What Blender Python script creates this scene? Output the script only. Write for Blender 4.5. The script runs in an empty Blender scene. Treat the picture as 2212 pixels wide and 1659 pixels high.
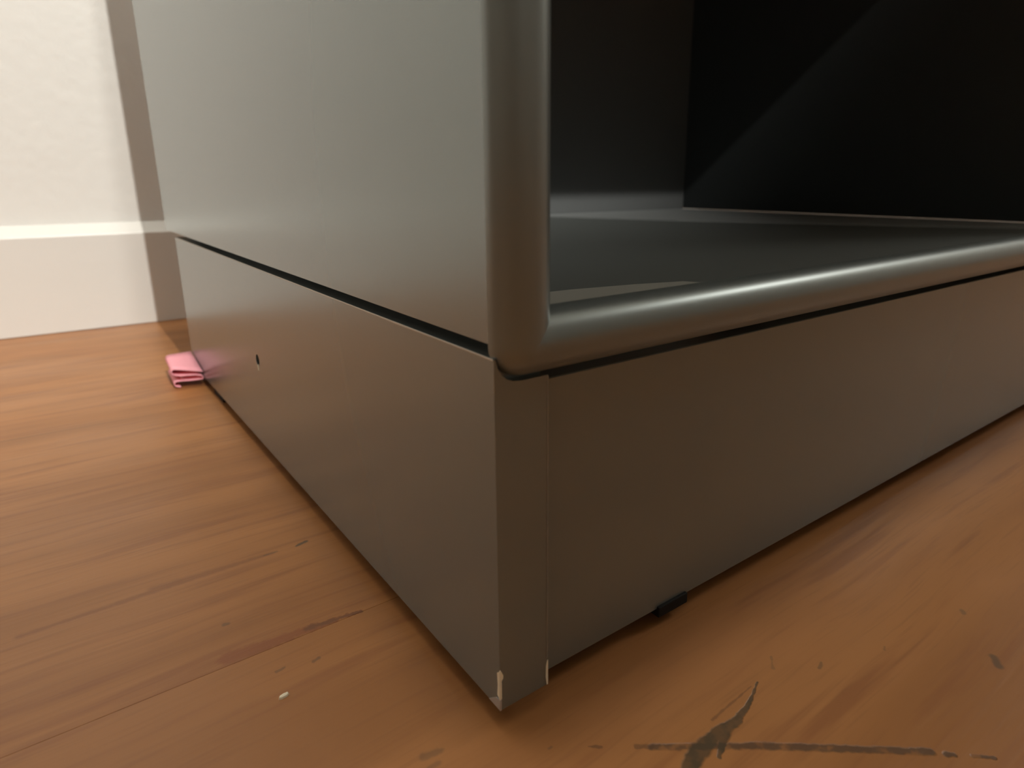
import bpy, bmesh, math, random
from mathutils import Vector, Matrix

S = bpy.context.scene
COL = S.collection
random.seed(4)

# ------------------------------------------------------------------ camera
IMG_W, IMG_H = 2212, 1659
F_PX, PX, PY = 1400.93, 1154.04, 766.02
cam = bpy.data.cameras.new('camera')
cam.sensor_fit = 'HORIZONTAL'
cam.sensor_width = 36.0
cam.lens = F_PX / IMG_W * 36.0
cam.shift_x = (IMG_W / 2 - PX) / IMG_W
cam.shift_y = (PY - IMG_H / 2) / IMG_W
cam.clip_start = 0.005
cam.dof.use_dof = True
cam.dof.focus_distance = 0.25
cam.dof.aperture_fstop = 13.0
cam_ob = bpy.data.objects.new('camera', cam)
COL.objects.link(cam_ob)
fw = Vector((0.57872991, 0.77297836, -0.25995411))
rt = Vector((0.80000854, -0.59998105, -0.00301397))
up = Vector((0.15829728, 0.20622123, 0.96561627))
m = Matrix((rt, up, -fw)).transposed().to_4x4()
m.translation = (-0.08843386, -0.1356913, 0.15717727)
cam_ob.matrix_world = m
S.camera = cam_ob

# ------------------------------------------------------------------ light
S.view_settings.view_transform = 'Standard'
S.view_settings.look = 'None'
S.view_settings.gamma = 1.0
S.view_settings.use_curve_mapping = False
S.view_settings.exposure = -0.26

w = bpy.data.worlds.new('world')
S.world = w
w.use_nodes = True
w.node_tree.nodes['Background'].inputs['Color'].default_value = (0.9, 0.95, 1.0, 1)
w.node_tree.nodes['Background'].inputs['Strength'].default_value = 0.02


def spot(name, loc, aim, power, radius, color, half_deg, blend):
    l = bpy.data.lights.new(name, 'SPOT')
    l.energy = power
    l.shadow_soft_size = radius
    l.color = color
    l.spot_size = math.radians(2 * half_deg)
    l.spot_blend = blend
    o = bpy.data.objects.new(name, l)
    o.location = loc
    o.rotation_euler = (Vector(aim) - Vector(loc)).to_track_quat('-Z', 'Y').to_euler()
    COL.objects.link(o)


# a tilted ceiling spotlight washing the back wall, behind and above the camera
WARM = (1.0, 0.975, 0.91)
spot('unseen_spotlight', (-0.075, -2.2, 2.33), (-0.1, 0.74, 1.0), 405, 0.022, WARM, 21.2, 0.5)
# the second bulb of the same fitting
spot('unseen_spotlight', (0.047, -2.2, 2.33), (-0.1, 0.74, 1.0), 108, 0.045, WARM, 21.2, 0.5)
# added spot, brightens the unseen right hand wall that the rail reflects
spot('unseen_spotlight', (1.5, -1.2, 2.33), (3.0, 0.35, 1.25), 62, 0.03, WARM, 27, 0.5)
# the room's ceiling bulb, almost straight above the corner of the cabinet
pl = bpy.data.lights.new('ceiling_bulb', 'POINT')
pl.energy = 52
pl.shadow_soft_size = 0.04
pl.color = WARM
po = bpy.data.objects.new('ceiling_bulb', pl)
po.location = (0.025, 0.018, 2.40)
COL.objects.link(po)
# unseen lamp placed at the far right for the highlight along the rail
rl = bpy.data.lights.new('unseen_right_lamp', 'POINT')
rl.energy = 36
rl.shadow_soft_size = 0.22
rl.color = WARM
ro = bpy.data.objects.new('unseen_right_lamp', rl)
ro.location = (2.5, -0.6, 1.75)
COL.objects.link(ro)


# ------------------------------------------------------------------ helpers
def link(name, bm, mats, parent=None, smooth=False):
    me = bpy.data.meshes.new(name)
    bmesh.ops.recalc_face_normals(bm, faces=bm.faces)
    bm.to_mesh(me)
    bm.free()
    for mt in (mats if isinstance(mats, (list, tuple)) else [mats]):
        me.materials.append(mt)
    if smooth:
        for p in me.polygons:
            p.use_smooth = True
    o = bpy.data.objects.new(name, me)
    COL.objects.link(o)
    if parent:
        o.parent = parent
    return o


def thing(name, label, cat, loc=(0, 0, 0)):
    o = bpy.data.objects.new(name, None)
    o.location = loc
    o.empty_display_size = 0.05
    COL.objects.link(o)
    o['label'] = label
    o['category'] = cat
    return o


def box(x0, x1, y0, y1, z0, z1, bev=0.0, seg=2):
    bm = bmesh.new()
    v = [bm.verts.new((x, y, z)) for z in (z0, z1) for y in (y0, y1) for x in (x0, x1)]
    for f in ((0, 1, 3, 2), (4, 5, 7, 6), (0, 1, 5, 4), (2, 3, 7, 6), (0, 2, 6, 4), (1, 3, 7, 5)):
        bm.faces.new([v[i] for i in f])
    bmesh.ops.recalc_face_normals(bm, faces=bm.faces)
    if bev:
        bmesh.ops.bevel(bm, geom=bm.edges[:], offset=bev, segments=seg, profile=0.6, affect='EDGES')
    return bm


def slot_by_normal(bm, direction, slot):
    bm.normal_update()
    d = Vector(direction)
    for f in bm.faces:
        if f.normal.dot(d) > 0.9:
            f.material_index = slot


def prism(poly, axis, a, b):
    """polygon in the two other axes, extruded along axis from a to b"""
    bm = bmesh.new()
    put = {'x': lambda p, t: (t, p[0], p[1]), 'y': lambda p, t: (p[0], t, p[1]), 'z': lambda p, t: (p[0], p[1], t)}[axis]
    A = [bm.verts.new(put(p, a)) for p in poly]
    B = [bm.verts.new(put(p, b)) for p in poly]
    n = len(poly)
    bm.faces.new(A)
    bm.faces.new(B[::-1])
    for i in range(n):
        bm.faces.new((A[i], A[(i + 1) % n], B[(i + 1) % n], B[i]))
    bmesh.ops.recalc_face_normals(bm, faces=bm.faces)
    return bm


FZ = -0.0055                # floor level; the plinth is jacked up a little above it
CAMP = (-0.08843386, -0.1356913, 0.15717727)


def on_floor(p):
    """floor point measured on z=0, carried down to the real floor level along its sight line"""
    k = (CAMP[2] - FZ) / CAMP[2]
    return (CAMP[0] + (p[0] - CAMP[0]) * k, CAMP[1] + (p[1] - CAMP[1]) * k)


# ------------------------------------------------------------------ materials
def new_mat(name):
    mt = bpy.data.materials.new(name)
    mt.use_nodes = True
    nt = mt.node_tree
    return mt, nt, nt.nodes['Principled BSDF']


def N(nt, kind, **kw):
    n = nt.nodes.new(kind)
    for k, v in kw.items():
        setattr(n, k, v)
    return n


def setin(n, **kw):
    for k, v in kw.items():
        n.inputs[k].default_value = v


def plain(name, col, rough=0.5, metal=0.0, spec=0.5):
    mt, nt, b = new_mat(name)
    setin(b, **{'Base Color': (*col, 1), 'Roughness': rough, 'Metallic': metal, 'Specular IOR Level': spec})
    return mt


def noisy(name, c1, c2, scale, rough=0.5, metal=0.0, bump=0.0, spec=0.5, bscale=None, stretch=(1, 1, 1)):
    mt, nt, b = new_mat(name)
    geo = N(nt, 'ShaderNodeNewGeometry')
    mp = N(nt, 'ShaderNodeMapping')
    mp.inputs['Scale'].default_value = stretch
    nz = N(nt, 'ShaderNodeTexNoise')
    setin(nz, Scale=scale, Detail=4.0)
    nt.links.new(geo.outputs['Position'], mp.inputs['Vector'])
    nt.links.new(mp.outputs[0], nz.inputs['Vector'])
    mx = N(nt, 'ShaderNodeMix', data_type='RGBA')
    mx.inputs[6].default_value = (*c1, 1)
    mx.inputs[7].default_value = (*c2, 1)
    nt.links.new(nz.outputs['Fac'], mx.inputs[0])
    nt.links.new(mx.outputs[2], b.inputs['Base Color'])
    setin(b, Roughness=rough, Metallic=metal, **{'Specular IOR Level': spec})
    if bump:
        n2 = N(nt, 'ShaderNodeTexNoise')
        setin(n2, Scale=bscale or scale, Detail=3.0)
        nt.links.new(geo.outputs['Position'], n2.inputs['Vector'])
        bp = N(nt, 'ShaderNodeBump')
        setin(bp, Strength=1.0, Distance=bump)
        nt.links.new(n2.outputs['Fac'], bp.inputs['Height'])
        nt.links.new(bp.outputs[0], b.inputs['Normal'])
    return mt


M_PAINT = noisy('satin_metallic_paint', (0.238, 0.268, 0.262), (0.244, 0.275, 0.268), 60, rough=0.27, metal=0.58)
M_TRIM = noisy('satin_metallic_trim', (0.238, 0.268, 0.262), (0.244, 0.275, 0.268), 60, rough=0.32, metal=0.6, bump=0.000008, bscale=2500)
M_INNER = noisy('dark_interior_laminate', (0.140, 0.150, 0.142), (0.152, 0.163, 0.154), 300, rough=0.5, spec=0.3)
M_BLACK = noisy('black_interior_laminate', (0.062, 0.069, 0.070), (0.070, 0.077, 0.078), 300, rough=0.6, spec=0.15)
M_BACK = noisy('grey_back_board', (0.138, 0.145, 0.145), (0.148, 0.155, 0.155), 200, rough=0.6, spec=0.2)
M_PALE_BAND = plain('pale_band_sheet', (0.33, 0.345, 0.34), 0.5, 0, 0.3)
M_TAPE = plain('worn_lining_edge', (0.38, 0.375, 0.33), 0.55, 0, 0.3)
M_CHIP = noisy('bare_fibreboard', (0.86, 0.76, 0.56), (0.92, 0.83, 0.64), 900, rough=0.85, spec=0.2)
M_CHIPG = plain('bruised_paint', (0.50, 0.47, 0.45), 0.45, 0.4)
M_PALE_EDGE = plain('pale_edge_paint', (0.50, 0.46, 0.40), 0.45, 0.5)
M_GLINT = plain('edge_glint_paint', (0.265, 0.28, 0.268), 0.35, 0.52)
M_RUBBER = plain('black_rubber', (0.012, 0.011, 0.010), 0.7, 0, 0.2)
for _m in (M_PAINT, M_TRIM):
    _m.node_tree.nodes['Principled BSDF'].distribution = 'MULTI_GGX'
M_WALL = noisy('white_wall_paint', (0.79, 0.775, 0.735), (0.81, 0.795, 0.755), 14, rough=0.55, bump=0.0006, bscale=90, spec=0.3)
M_SKIRT = noisy('white_gloss_paint', (0.78, 0.755, 0.71), (0.80, 0.775, 0.73), 10, rough=0.3, bump=0.0003, bscale=60, spec=0.45)
M_ROOM = plain('room_wall_paint', (0.34, 0.33, 0.30), 0.7)
M_ROOMD = plain('right_wall_paint', (0.58, 0.57, 0.54), 0.7)
M_CEIL = plain('ceiling_paint', (0.60, 0.58, 0.53), 0.8)
M_PINK = noisy('pink_paper', (0.95, 0.40, 0.46), (0.97, 0.43, 0.49), 150, rough=0.7, spec=0.2)
M_CRUMB = plain('white_flake', (0.9, 0.82, 0.62), 0.7)
M_SUB = plain('dark_subfloor', (0.05, 0.025, 0.012), 0.9)


# floor boards: grain along X, streaks, pinholes, one crack and one long scratch
def wood():
    mt, nt, b = new_mat('oiled_pine_boards')
    L = nt.links.new
    geo = N(nt, 'ShaderNodeNewGeometry')
    inf = N(nt, 'ShaderNodeObjectInfo')
    P = geo.outputs['Position']

    def math_(op, a, c=None, d=None, clamp=False):
        n = N(nt, 'ShaderNodeMath', operation=op, use_clamp=clamp)
        for i, v in enumerate((a, c, d)):
            if v is None:
                continue
            if isinstance(v, (int, float)):
                n.inputs[i].default_value = v
            else:
                L(v, n.inputs[i])
        return n.outputs[0]

    def vec(op, a, c=None, scale=None):
        n = N(nt, 'ShaderNodeVectorMath', operation=op)
        for i, v in enumerate((a, c)):
            if v is None:
                continue
            if isinstance(v, (tuple, list)):
                n.inputs[i].default_value = v
            else:
                L(v, n.inputs[i])
        if scale is not None:
            if isinstance(scale, (int, float)):
                n.inputs['Scale'].default_value = scale
            else:
                L(scale, n.inputs['Scale'])
        return n

    def ramp(v, a, c, lo=0.0, hi=1.0):
        n = N(nt, 'ShaderNodeMapRange', interpolation_type='SMOOTHSTEP')
        L(v, n.inputs['Value'])
        setin(n, **{'From Min': a, 'From Max': c, 'To Min': lo, 'To Max': hi})
        return n.outputs[0]

    def noise(scale, stretch, detail=3.0, rough=0.5, off=(0, 0, 0)):
        mp = N(nt, 'ShaderNodeMapping')
        mp.inputs['Scale'].default_value = stretch
        mp.inputs['Location'].default_value = off
        L(Pw, mp.inputs['Vector'])
        n = N(nt, 'ShaderNodeTexNoise')
        setin(n, Scale=scale, Detail=detail, Roughness=rough)
        L(mp.outputs[0], n.inputs['Vector'])
        return n.outputs['Fac']

    def mix(fac, a, c):
        n = N(nt, 'ShaderNodeMix', data_type='RGBA')
        for i, v in ((0, fac), (6, a), (7, c)):
            if isinstance(v, tuple):
                n.inputs[i].default_value = (*v, 1)
            elif isinstance(v, (int, float)):
                n.inputs[i].default_value = v
            else:
                L(v, n.inputs[i])
        return n.outputs[2]

    # each board gets its own slice of the grain
    shift = vec('SCALE', (3.1, 0.0, 7.3), scale=inf.outputs['Random'])
    # slow sideways wander of the grain
    w0 = N(nt, 'ShaderNodeTexNoise')
    setin(w0, Scale=9.0, Detail=1.0)
    L(P, w0.inputs['Vector'])
    wob = math_('MULTIPLY', math_('SUBTRACT', w0.outputs['Fac'], 0.5), 0.007)
    cmb = N(nt, 'ShaderNodeCombineXYZ')
    L(wob, cmb.inputs['Y'])
    Pw = vec('ADD', vec('ADD', P, shift.outputs[0]).outputs[0], cmb.outputs[0]).outputs[0]

    broad = noise(26, (0.16, 1, 1), 2.0)
    fine = noise(150, (0.07, 1, 1), 3.0)
    hair = noise(600, (0.05, 1, 1), 2.0)
    blot = noise(12, (0.6, 1, 1), 3.0, off=(3, 1, 2))
    c = mix(ramp(broad, 0.3, 0.7), (0.300, 0.125, 0.040), (0.395, 0.172, 0.058))
    c = mix(math_('MULTIPLY', ramp(fine, 0.50, 0.70), 0.68), c, (0.25, 0.095, 0.034))
    c = mix(math_('MULTIPLY', ramp(hair, 0.5, 0.8), 0.32), c, (0.22, 0.09, 0.034))
    c = mix(math_('MULTIPLY', ramp(blot, 0.52, 0.72), 0.3), c, (0.44, 0.19, 0.072))

    # jitter used to roughen the outlines of the marks
    jn = N(nt, 'ShaderNodeTexNoise')
    setin(jn, Scale=420.0, Detail=2.0)
    L(P, jn.inputs['Vector'])
    jit = math_('SUBTRACT', jn.outputs['Fac'], 0.5)
    flat = vec('MULTIPLY', P, (1, 1, 0)).outputs[0]

    def seg(a, e, w0, w1, soft=0.45, amp=0.0016):
        A, E = Vector((*on_floor(a), 0)), Vector((*on_floor(e), 0))
        d = E - A
        pa = vec('SUBTRACT', flat, tuple(A)).outputs[0]
        dt = vec('DOT_PRODUCT', pa, tuple(d / d.length_squared)).outputs['Value']
        h = math_('ADD', dt, 0.0, clamp=True)
        q = vec('SUBTRACT', pa, vec('SCALE', tuple(d), scale=h).outputs[0]).outputs[0]
        dist = math_('ADD', vec('LENGTH', q).outputs['Value'], math_('MULTIPLY', jit, amp))
        wd = math_('ADD', math_('MULTIPLY', h, w1 - w0), w0)
        return ramp(math_('DIVIDE', dist, wd), 1.0, soft, 0.0, 1.0)

    def union(ms):
        r = ms[0]
        for x in ms[1:]:
            r = math_('MAXIMUM', r, x)
        return r

    # long brown streaks in the grain
    c = mix(math_('MULTIPLY', union([seg((-0.118, 0.1335), (-0.045, 0.135), 0.0022, 0.0030, 0.1),
                                     seg((-0.075, 0.1365), (-0.030, 0.1345), 0.0040, 0.0022, 0.0)]), 0.6), c, (0.20, 0.075, 0.03))
    c = mix(math_('MULTIPLY', union([seg((-0.140, 0.3672), (-0.010, 0.3645), 0.0022, 0.0012, 0.1), seg((-0.0485, 0.2862), (0.0, 0.2822), 0.0012, 0.0013, 0.1)]), 0.45), c, (0.17, 0.075, 0.03))
    c = mix(math_('MULTIPLY', seg((-0.060, 0.0765), (-0.0150, 0.0735), 0.0050, 0.0014, 0.4, 0.004), 0.7), c, (0.235, 0.075, 0.028))
    c = mix(math_('MULTIPLY', seg((-0.034, 0.0755), (-0.0145, 0.0732), 0.0022, 0.0012, 0.2, 0.003), 0.6), c, (0.12, 0.055, 0.028))
    brk = noise(240, (1, 1, 1), 2.0, off=(1, 7, 3))
    # the long dark scratch across the boards
    sc = union([seg((0.0285, -0.0354), (0.0560, -0.0555), 0.0016, 0.0017),
                seg((0.0520, -0.0525), (0.0905, -0.0840), 0.0018, 0.0017),
                seg((0.0930, -0.0872), (0.0946, -0.0884), 0.0013, 0.0011),
                seg((0.0985, -0.0920), (0.1026, -0.0958), 0.0011, 0.0008)])
    c = mix(math_('MULTIPLY', sc, ramp(brk, 0.32, 0.52, 0.35, 0.82)), c, (0.085, 0.050, 0.030))
    sf = union([seg((0.0140, -0.0243), (0.0170, -0.0266), 0.0007, 0.0007),
                seg((0.0250, -0.0325), (0.0285, -0.0354), 0.0011, 0.0012)])
    c = mix(math_('MULTIPLY', sf, 0.6), c, (0.10, 0.05, 0.025))
    # the split in the board, filled with dark dirt
    ck = union([seg((0.0275, -0.0478), (0.0374, -0.0444), 0.0027, 0.0034, 0.6),
                seg((0.0374, -0.0444), (0.0480, -0.0436), 0.0034, 0.0025, 0.6),
                seg((0.0410, -0.0490), (0.0505, -0.0440), 0.0008, 0.0026, 0.6),
                seg((0.0470, -0.0436), (0.0560, -0.0442), 0.0025, 0.0018, 0.6),
                seg((0.0560, -0.0442), (0.0640, -0.0424), 0.0016, 0.0010, 0.5),
                seg((0.0640, -0.0424), (0.0740, -0.0387), 0.0010, 0.0004, 0.4)])
    c = mix(math_('MULTIPLY', ck, ramp(brk, 0.3, 0.6, 0.92, 0.74)), c, (0.062, 0.048, 0.028))
    # faint line beside the split
    c = mix(math_('MULTIPLY', seg((0.0500, -0.0395), (0.0710, -0.0385), 0.0007, 0.0004, 0.2, 0.001), 0.55), c, (0.13, 0.06, 0.03))
    # pinholes and grey stains
    spots = [((-0.0195, 0.1338), (-0.0150, 0.1350), 0.0010, 0.0016, 0.8), ((-0.0572, 0.0960), (-0.0560, 0.0957), 0.0016, 0.0014, 0.5),
             ((-0.0375, 0.0575), (-0.0355, 0.0580), 0.0010, 0.0010, 0.5), ((-0.0330, 0.1345), (-0.0280, 0.1345), 0.0006, 0.0008, 0.4),
             ((-0.0253, 0.0010), (-0.0205, 0.0000), 0.0022, 0.0016, 0.40), ((-0.0260, -0.0030), (-0.0230, -0.0030), 0.0010, 0.0014, 0.35),
             ((0.1445, -0.0830), (0.1480, -0.0800), 0.0022, 0.0020, 0.65), ((0.1655, -0.0645), (0.1668, -0.0635), 0.0014, 0.0014, 0.5),
             ((0.0960, -0.0473), (0.0990, -0.0462), 0.0009, 0.0008, 0.5), ((0.1220, -0.0560), (0.1236, -0.0554), 0.0008, 0.0008, 0.4),
             ((0.0835, -0.0380), (0.0880, -0.0345), 0.0009, 0.0005, 0.35), ((-0.0490, 0.0600), (-0.0465, 0.0605), 0.0009, 0.0007, 0.45),
             ((0.0045, -0.0180), (0.0055, -0.0180), 0.0007, 0.0007, 0.4), ((0.1290, -0.1010), (0.1310, -0.1005), 0.0008, 0.0008, 0.4)]
    for a, e, r0, r1, k in spots:
        c = mix(math_('MULTIPLY', seg(a, e, r0, r1, 0.3, 0.0015), k), c, (0.07, 0.055, 0.035))

    # board to board tint
    tint = math_('ADD', math_('MULTIPLY', inf.outputs['Random'], 0.14), 0.93)
    hsv = N(nt, 'ShaderNodeHueSaturation')
    L(tint, hsv.inputs['Value'])
    L(c, hsv.inputs['Color'])
    L(hsv.outputs[0], b.inputs['Base Color'])
    rg = ramp(blot, 0.3, 0.7, 0.36, 0.46)
    L(rg, b.inputs['Roughness'])
    setin(b, **{'Specular IOR Level': 0.38})
    bp = N(nt, 'ShaderNodeBump')
    setin(bp, Strength=0.6, Distance=0.00025)
    hsum = math_('SUBTRACT', math_('ADD', fine, math_('MULTIPLY', hair, 0.4)), math_('MULTIPLY', union([ck, sc]), 1.2))
    L(hsum, bp.inputs['Height'])
    L(bp.outputs[0], b.inputs['Normal'])
    return mt


M_WOOD = wood()

# ------------------------------------------------------------------ room shell
RX0, RX1, RY0, RYB, RZ = -2.0, 3.0, -3.2, 0.759, 2.55


def struct(o):
    o['kind'] = 'structure'
    return o


floor = struct(link('floor', box(RX0, RX1, RY0, RYB + 0.05, -0.06, FZ - 0.018), M_SUB))
PITCH, Y0 = 0.210, 0.290
k = 0
ys = []
y = Y0
while y > RY0:
    y -= PITCH
y += PITCH
while y < RYB + 0.05:
    ys.append(y)
    y += PITCH
edges = [RY0] + ys + [RYB + 0.05]
for a, b_ in zip(edges[:-1], edges[1:]):
    if b_ - a < 0.004:
        continue
    bm = box(RX0, RX1, a + 0.00003, b_ - 0.00003, FZ - 0.018, FZ)
    top = [e for e in bm.edges if all(v.co.z > FZ - 0.001 for v in e.verts) and abs(e.verts[0].co.y - e.verts[1].co.y) < 1e-6]
    bmesh.ops.bevel(bm, geom=top, offset=0.00012, segments=1, profile=0.5, affect='EDGES')
    link('plank', bm, M_WOOD, floor)

struct(link('wall_back', box(RX0 - 0.1, RX1 + 0.1, RYB, RYB + 0.1, -0.06, RZ), M_WALL))
struct(link('wall_left', box(RX0 - 0.1, RX0, RY0, RYB, -0.06, RZ), M_ROOM))
struct(link('wall_right', box(RX1, RX1 + 0.1, RY0, RYB, -0.06, RZ), M_ROOMD))
struct(link('wall_front', box(RX0 - 0.1, RX1 + 0.1, RY0 - 0.1, RY0, -0.06, RZ), M_ROOM))
struct(link('ceiling', box(RX0 - 0.1, RX1 + 0.1, RY0 - 0.1, RYB + 0.1, RZ, RZ + 0.1), M_CEIL))

# baseboard: flat face, eased splayed top
YS = 0.7437
ZS = 0.0985
prof = [(RYB, FZ + 0.0006), (YS, FZ + 0.0006), (YS, ZS)]
for i in range(6):
    t = i / 5 * math.pi / 2 * 0.62
    prof.append((YS + 0.0035 * (1 - math.cos(t)), ZS + 0.0035 * math.sin(t)))
prof += [(YS + 0.0110, ZS + 0.0105), (YS + 0.0130, ZS + 0.0122), (RYB, ZS + 0.0132)]
struct(link('baseboard_back', prism(prof, 'x', RX0, RX1), M_SKIRT))

# ------------------------------------------------------------------ cabinet
T = 0.018
WI = 0.680                 # inner face of the right hand side
WO = WI + T
DEP = 0.5228               # back of the carcass
ZC = 0.116                 # underside of the side panels
ZTOP = 0.575
YB = 0.0025                # where the half round edging starts
R = 0.009
ZR = 0.1152                # centre of the bottom edging
ZP = 0.1122                # top of the plinth sides
ZB = 0.002                 # underside of the plinth
FP = 0.0046                # set back of the plinth front
ZF = 0.1145                # inside floor

cab = thing('cabinet', 'open fronted grey metallic cabinet with rounded edging and plinth standing on the wooden floor', 'cabinet')

bm = box(0, T, YB, DEP, ZC, ZTOP)
slot_by_normal(bm, (1, 0, 0), 1)
link('side_panel', bm, [M_PAINT, M_BLACK], cab)
bm = box(WI, WO, YB, DEP, ZC, ZTOP)
slot_by_normal(bm, (-1, 0, 0), 1)
link('side_panel', bm, [M_PAINT, M_BLACK], cab)
bm = box(T, WI, YB, DEP, ZTOP - T, ZTOP, 0.0004, 1)
slot_by_normal(bm, (0, 0, -1), 1)
link('top_panel', bm, [M_PAINT, M_BLACK], cab)
bm = box(T, WI, YB, DEP, ZR - R, ZF, 0.0)
slot_by_normal(bm, (0, 0, 1), 1)
link('bottom_shelf', bm, [M_PAINT, M_INNER], cab)
bm = box(T, WI, 0.5215, 0.5280, ZF, ZTOP - T)
link('back_panel', bm, M_BACK, cab)


def half_round(path_axis, c0, c1, a, b, cap_a=False, cap_b=False, n=20):
    """half round bar; bulges to -Y. path_axis 'z': centre x=c0; 'x': centre z=c0"""
    bm = bmesh.new()
    rings = []

    def ring(t, rad):
        vs = []
        for i in range(n + 1):
            th = math.pi * i / n
            u, d = -math.cos(th) * rad, -math.sin(th) * rad
            if path_axis == 'z':
                vs.append(bm.verts.new((c0 + u, YB + d, t)))
            else:
                vs.append(bm.verts.new((t, YB + d, c0 + u)))
        return vs
    ts = []
    if cap_a:
        for i in range(1, 9):
            ph = math.pi / 2 * i / 8
            ts.append((a - R * math.cos(ph), R * math.sin(ph)))
    else:
        ts.append((a, R))
    if cap_b:
        for i in range(8, 0, -1):
            ph = math.pi / 2 * i / 8
            ts.append((b + R * math.cos(ph), R * math.sin(ph)))
    else:
        ts.append((b, R))
    rings = [ring(t, r) for t, r in ts]
    for r0, r1 in zip(rings[:-1], rings[1:]):
        for i in range(n):
            bm.faces.new((r0[i], r0[i + 1], r1[i + 1], r1[i]))
        bm.faces.new((r0[0], r1[0], r1[-1], r0[-1]))
    bm.faces.new(rings[0])
    bm.faces.new(rings[-1][::-1])
    return bm


def smooth_link(name, bm, mat, parent):
    o = link(name, bm, mat, parent, smooth=True)
    for p in o.data.polygons:
        if abs(p.normal.y) > 0.999 and p.normal.y > 0:
            p.use_smooth = False
    o.data.set_sharp_from_angle(angle=math.radians(40))
    return o


ZTR = ZTOP - R
smooth_link('upright_edging', half_round('z', R, 0, ZR, ZTR, True, True), M_TRIM, cab)
smooth_link('upright_edging', half_round('z', WO - R, 0, ZR, ZTR, True, True), M_TRIM, cab)
smooth_link('bottom_edging', half_round('x', ZR, 0, R, WO - R), M_TRIM, cab)
smooth_link('top_edging', half_round('x', ZTR, 0, R, WO - R), M_TRIM, cab)

# pale tapered sheet giving a lighter band on the shelf, and a lining edge
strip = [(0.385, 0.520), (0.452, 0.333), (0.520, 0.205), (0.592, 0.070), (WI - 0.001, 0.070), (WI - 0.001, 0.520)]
link('pale_band', prism(strip, 'z', ZF, ZF + 0.0012), M_PALE_BAND, cab)
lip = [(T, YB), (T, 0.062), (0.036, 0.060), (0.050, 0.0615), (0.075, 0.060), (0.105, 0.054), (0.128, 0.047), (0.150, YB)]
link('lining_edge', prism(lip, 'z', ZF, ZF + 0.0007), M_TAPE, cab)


# plinth side: board with one drilled hole, coped under the edging at its front
def plinth_side():
    bm = bmesh.new()
    hy, hz, hr, n = 0.2489, 0.0571, 0.0036, 20
    s = 0.008
    y0, y1, z0, z1 = 0.0036, 0.480, ZB, ZP

    def V(x, y, z):
        return bm.verts.new((x, y, z))
    # outer face with hole
    ysq, zsq = (y0, hy - s, hy + s, y1), (z0, hz - s, hz + s, z1)
    g = {}
    for i, yy in enumerate(ysq):
        for j, zz in enumerate(zsq):
            g[i, j] = V(0, yy, zz)
    for i in range(3):
        for j in range(3):
            if (i, j) != (1, 1):
                bm.faces.new((g[i, j], g[i + 1, j], g[i + 1, j + 1], g[i, j + 1]))
    circ = [V(0, hy + hr * math.cos(2 * math.pi * q / n + math.pi / 4), hz + hr * math.sin(2 * math.pi * q / n + math.pi / 4)) for q in range(n)]
    deep = [V(0.012, v.co.y, v.co.z) for v in circ]
    corners = [g[2, 2], g[1, 2], g[1, 1], g[2, 1]]
    q4 = n // 4
    for s4 in range(4):
        cn, nx = corners[s4], corners[(s4 + 1) % 4]
        arc = [circ[(s4 * q4 + t) % n] for t in range(q4 + 1)]
        mid = q4 // 2
        for t in range(q4):
            bm.faces.new((cn if t <= mid else nx, arc[t], arc[t + 1]))
            if t == mid:
                bm.faces.new((cn, arc[t + 1], nx))
    for q in range(n):
        bm.faces.new((circ[q], circ[(q + 1) % n], deep[(q + 1) % n], deep[q]))
    bm.faces.new(deep)
    # remaining shell of the long body
    r = {(a, c): V(T, a, c) for a in (y0, y1) for c in (z0, z1)}
    bm.faces.new([r[y0, z0], r[y1, z0], r[y1, z1], r[y0, z1]])
    bm.faces.new([g[i, 3] for i in range(4)] + [r[y1, z1], r[y0, z1]])
    bm.faces.new([g[i, 0] for i in range(4)] + [r[y1, z0], r[y0, z0]])
    bm.faces.new([g[3, j] for j in range(4)] + [r[y1, z1], r[y1, z0]])
    # coped front piece
    cope = [(0, ZP), (0.0006, ZP), (0.0012, 0.1098), (0.0022, 0.1078), (0.0040, 0.1062), (0.0062, 0.1053), (0.009, 0.1050), (T, 0.1050)]
    A = [V(x, 0.0, z) for x, z in cope]
    B = [V(x, y0, z) for x, z in cope]
    a0, a1 = V(0, 0, z0), V(T, 0, z0)
    bm.faces.new([a0] + A + [a1])
    for i in range(len(cope) - 1):
        bm.faces.new((A[i], A[i + 1], B[i + 1], B[i]))
    bm.faces.new((a0, A[0], g[0, 3], g[0, 2], g[0, 1], g[0, 0]))
    bm.faces.new((a1, A[-1], B[-1], r[y0, z0]))
    bm.faces.new((a0, a1, r[y0, z0], g[0, 0]))
    bm.faces.new(B + [r[y0, z1]])
    bmesh.ops.remove_doubles(bm, verts=bm.verts, dist=1e-6)
    return bm


link('plinth_side', plinth_side(), M_PAINT, cab)
link('plinth_side', box(WI, WO, 0.0, 0.480, ZB, ZR - R - 0.0002, 0.0004, 1), M_PAINT, cab)
link('plinth_front', box(T, WI, FP, FP + T, ZB, 0.1022, 0.0003, 1), M_PAINT, cab)

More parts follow.
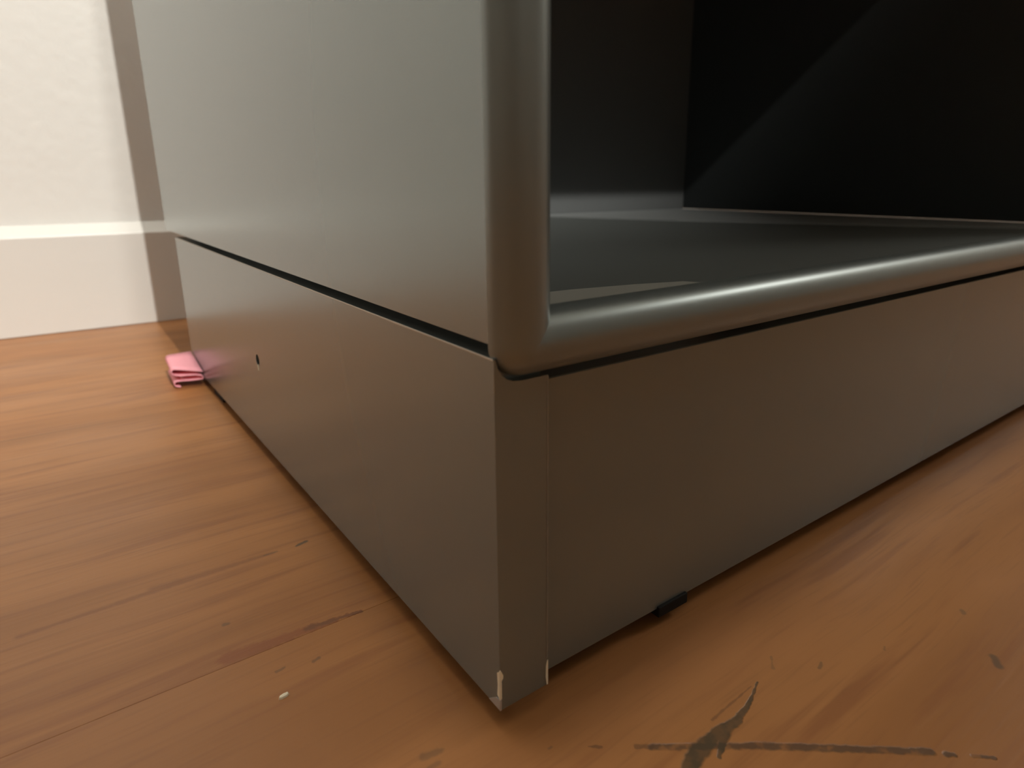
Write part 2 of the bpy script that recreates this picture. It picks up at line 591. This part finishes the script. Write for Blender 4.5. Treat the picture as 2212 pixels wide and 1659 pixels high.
# thin pale line along the top edge of the plinth side
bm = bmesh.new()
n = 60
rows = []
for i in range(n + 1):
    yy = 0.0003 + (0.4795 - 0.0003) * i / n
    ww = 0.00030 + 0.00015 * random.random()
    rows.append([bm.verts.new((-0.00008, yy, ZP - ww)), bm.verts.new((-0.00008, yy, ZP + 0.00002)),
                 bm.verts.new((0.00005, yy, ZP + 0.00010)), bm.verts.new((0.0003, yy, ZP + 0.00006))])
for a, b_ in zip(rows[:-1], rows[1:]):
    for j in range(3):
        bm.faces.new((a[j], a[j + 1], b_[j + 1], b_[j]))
o = link('pale_edge', bm, M_PALE_EDGE, cab)
o['label'] = 'pale top edge of the plinth'


bm = box(T - 0.0005, T + 0.00006, -0.00008, 0.0003, 0.012, 0.1045)  # paler strip, a painted highlight in place of a light-catching bevel
o = link('pale_edge', bm, M_GLINT, cab)
o['label'] = 'faint painted highlight on the inner edge of the plinth end'


def chip(points, y, mat, label, thick=0.0002):
    o = link('paint_chip', prism(points, 'y', y - thick, y + 0.0001), mat, cab)
    o['label'] = label


# chips (x, z) on the front edge of the plinth side
CH1 = [(-0.0002, 0.0160), (0.0001, 0.0166), (0.0005, 0.0158), (0.0011, 0.0143), (0.0010, 0.0132), (0.0005, 0.0126), (0.0005, 0.0085),
       (0.0005, 0.0062), (-0.0002, 0.0060)]
chip(CH1, 0.0, M_CHIP, 'cream bare chip on the corner of the plinth')
CH2 = [(-0.0002, 0.0058), (0.0004, 0.0060), (0.0003, 0.0021), (-0.0002, 0.0021)]
chip(CH2, 0.0, M_CHIPG, 'bruised grey tip of the plinth corner')
CH3 = [(T - 0.0007, 0.0094), (T - 0.0003, 0.0110), (T + 0.0001, 0.0112), (T + 0.0001, 0.0021), (T - 0.0004, 0.0021), (T - 0.0008, 0.0050)]
chip(CH3, 0.0, M_CHIP, 'narrow pale chip on the inner edge of the plinth end')
# side faces of the corner chips
for pts, mt, lb in (([(0.0, 0.0160), (0.0012, 0.0150), (0.0010, 0.0110), (0.0013, 0.0070), (0.0, 0.0060)], M_CHIP, 'cream bare chip on the corner of the plinth'),
                    ([(0.0, 0.0058), (0.0020, 0.0056), (0.0062, 0.0021), (0.0, 0.0021)], M_CHIPG, 'bruised grey tip of the plinth corner'),
                    ([(0.2484, 0.0532), (0.2490, 0.0546), (0.2494, 0.0544), (0.2490, 0.0518), (0.2484, 0.0512)], M_CHIP, 'tiny pale scratch under the drilled hole')):
    o = link('paint_chip', prism(pts, 'x', -0.0002, 0.0001), mt, cab)
    o['label'] = lb

# small black glides under the plinth front
for gx in (0.0815, 0.600):
    bm = box(gx - 0.008, gx + 0.008, FP - 0.0012, FP + T, -0.0012, 0.0032, 0.0005, 2)
    bmesh.ops.create_cone(bm, cap_ends=True, segments=12, radius1=0.004, radius2=0.004, depth=-FZ - 0.001, matrix=Matrix.Translation((gx, FP + 0.012, (FZ - 0.001) / 2)))
    o = link('glide', bm, M_RUBBER, cab)
    o['label'] = 'black rubber glide under the plinth'
for gx in (0.002, WI + 0.002):
    link('glide', box(gx, gx + 0.014, 0.38, 0.41, FZ, ZB, 0), M_RUBBER, cab)

# ------------------------------------------------------------------ folded pink paper
pk = thing('folded_paper', 'small folded wad of pink paper on the floor against the cabinet plinth', 'paper', (-0.012, 0.455, FZ))
BL, BR = Vector((-0.0203, 0.482, 0.0132)), Vector((-0.0006, 0.4805, 0.0140))
FL, FR = Vector((-0.0222, 0.4405, 0.0110)), Vector((-0.0006, 0.4335, 0.0068))


def surf(u, v, h):
    """u 0 left..1 right, v 0 front..1 back, h 0 floor..1 top"""
    f, b2 = FL.lerp(FR, u), BL.lerp(BR, u)
    p = f.lerp(b2, v)
    return Vector((p.x, p.y, FZ + (p.z - FZ) * h))


# one sheet folded back and forth: (u, height) along the sheet
path = [(1.0, 1.0), (0.75, 1.0), (0.5, 1.0), (0.25, 1.0), (0.08, 0.99), (0.02, 0.93), (0.0, 0.83), (0.02, 0.73), (0.08, 0.68)]
path += [(0.25, 0.66), (0.5, 0.70), (0.75, 0.74), (0.93, 0.72), (0.985, 0.64), (0.99, 0.55), (0.95, 0.48), (0.8, 0.44), (0.55, 0.40)]
path += [(0.30, 0.38), (0.12, 0.36), (0.05, 0.29), (0.04, 0.20), (0.07, 0.11), (0.16, 0.07), (0.24, 0.06)]
layers = [(path[:9], 'paper_fold'), (path[8:19], 'paper_fold'), (path[18:], 'paper_fold')]
for pth, nm in layers:
    bm = bmesh.new()
    cols = []
    for u, h in pth:
        cols.append([bm.verts.new(surf(u, v, h) - pk.location) for v in (0, 0.25, 0.5, 0.75, 1)])
    for a, b_ in zip(cols[:-1], cols[1:]):
        for j in range(4):
            bm.faces.new((a[j], a[j + 1], b_[j + 1], b_[j]))
    o = link(nm, bm, M_PINK, pk, smooth=True)
    sm = o.modifiers.new('thickness', 'SOLIDIFY')
    sm.thickness = 0.0006
    sm.offset = 0

# ------------------------------------------------------------------ white flake
bm = bmesh.new()
pts = [(-0.0026, -0.0004), (-0.0018, 0.0010), (0.0004, 0.0013), (0.0024, 0.0008), (0.0027, -0.0003), (0.0012, -0.0011), (-0.0015, -0.0012)]
lo = [bm.verts.new((x * 0.68, y * 0.6, 0.0)) for x, y in pts]
hi = [bm.verts.new((x * 0.58, y * 0.48, 0.0006 + 0.0003 * random.random())) for x, y in pts]
bm.faces.new(lo[::-1])
c = bm.verts.new((0, 0, 0.0011))
for i in range(len(pts)):
    j = (i + 1) % len(pts)
    bm.faces.new((lo[i], lo[j], hi[j], hi[i]))
    bm.faces.new((hi[i], hi[j], c))
fk = link('paint_flake', bm, M_CRUMB)
fk.location = (*on_floor((-0.0503, 0.0476)), FZ)
fk.rotation_euler = (0, 0, 0.1)
fk['label'] = 'tiny cream flake lying on the floor in front of the cabinet side'
fk['category'] = 'debris'
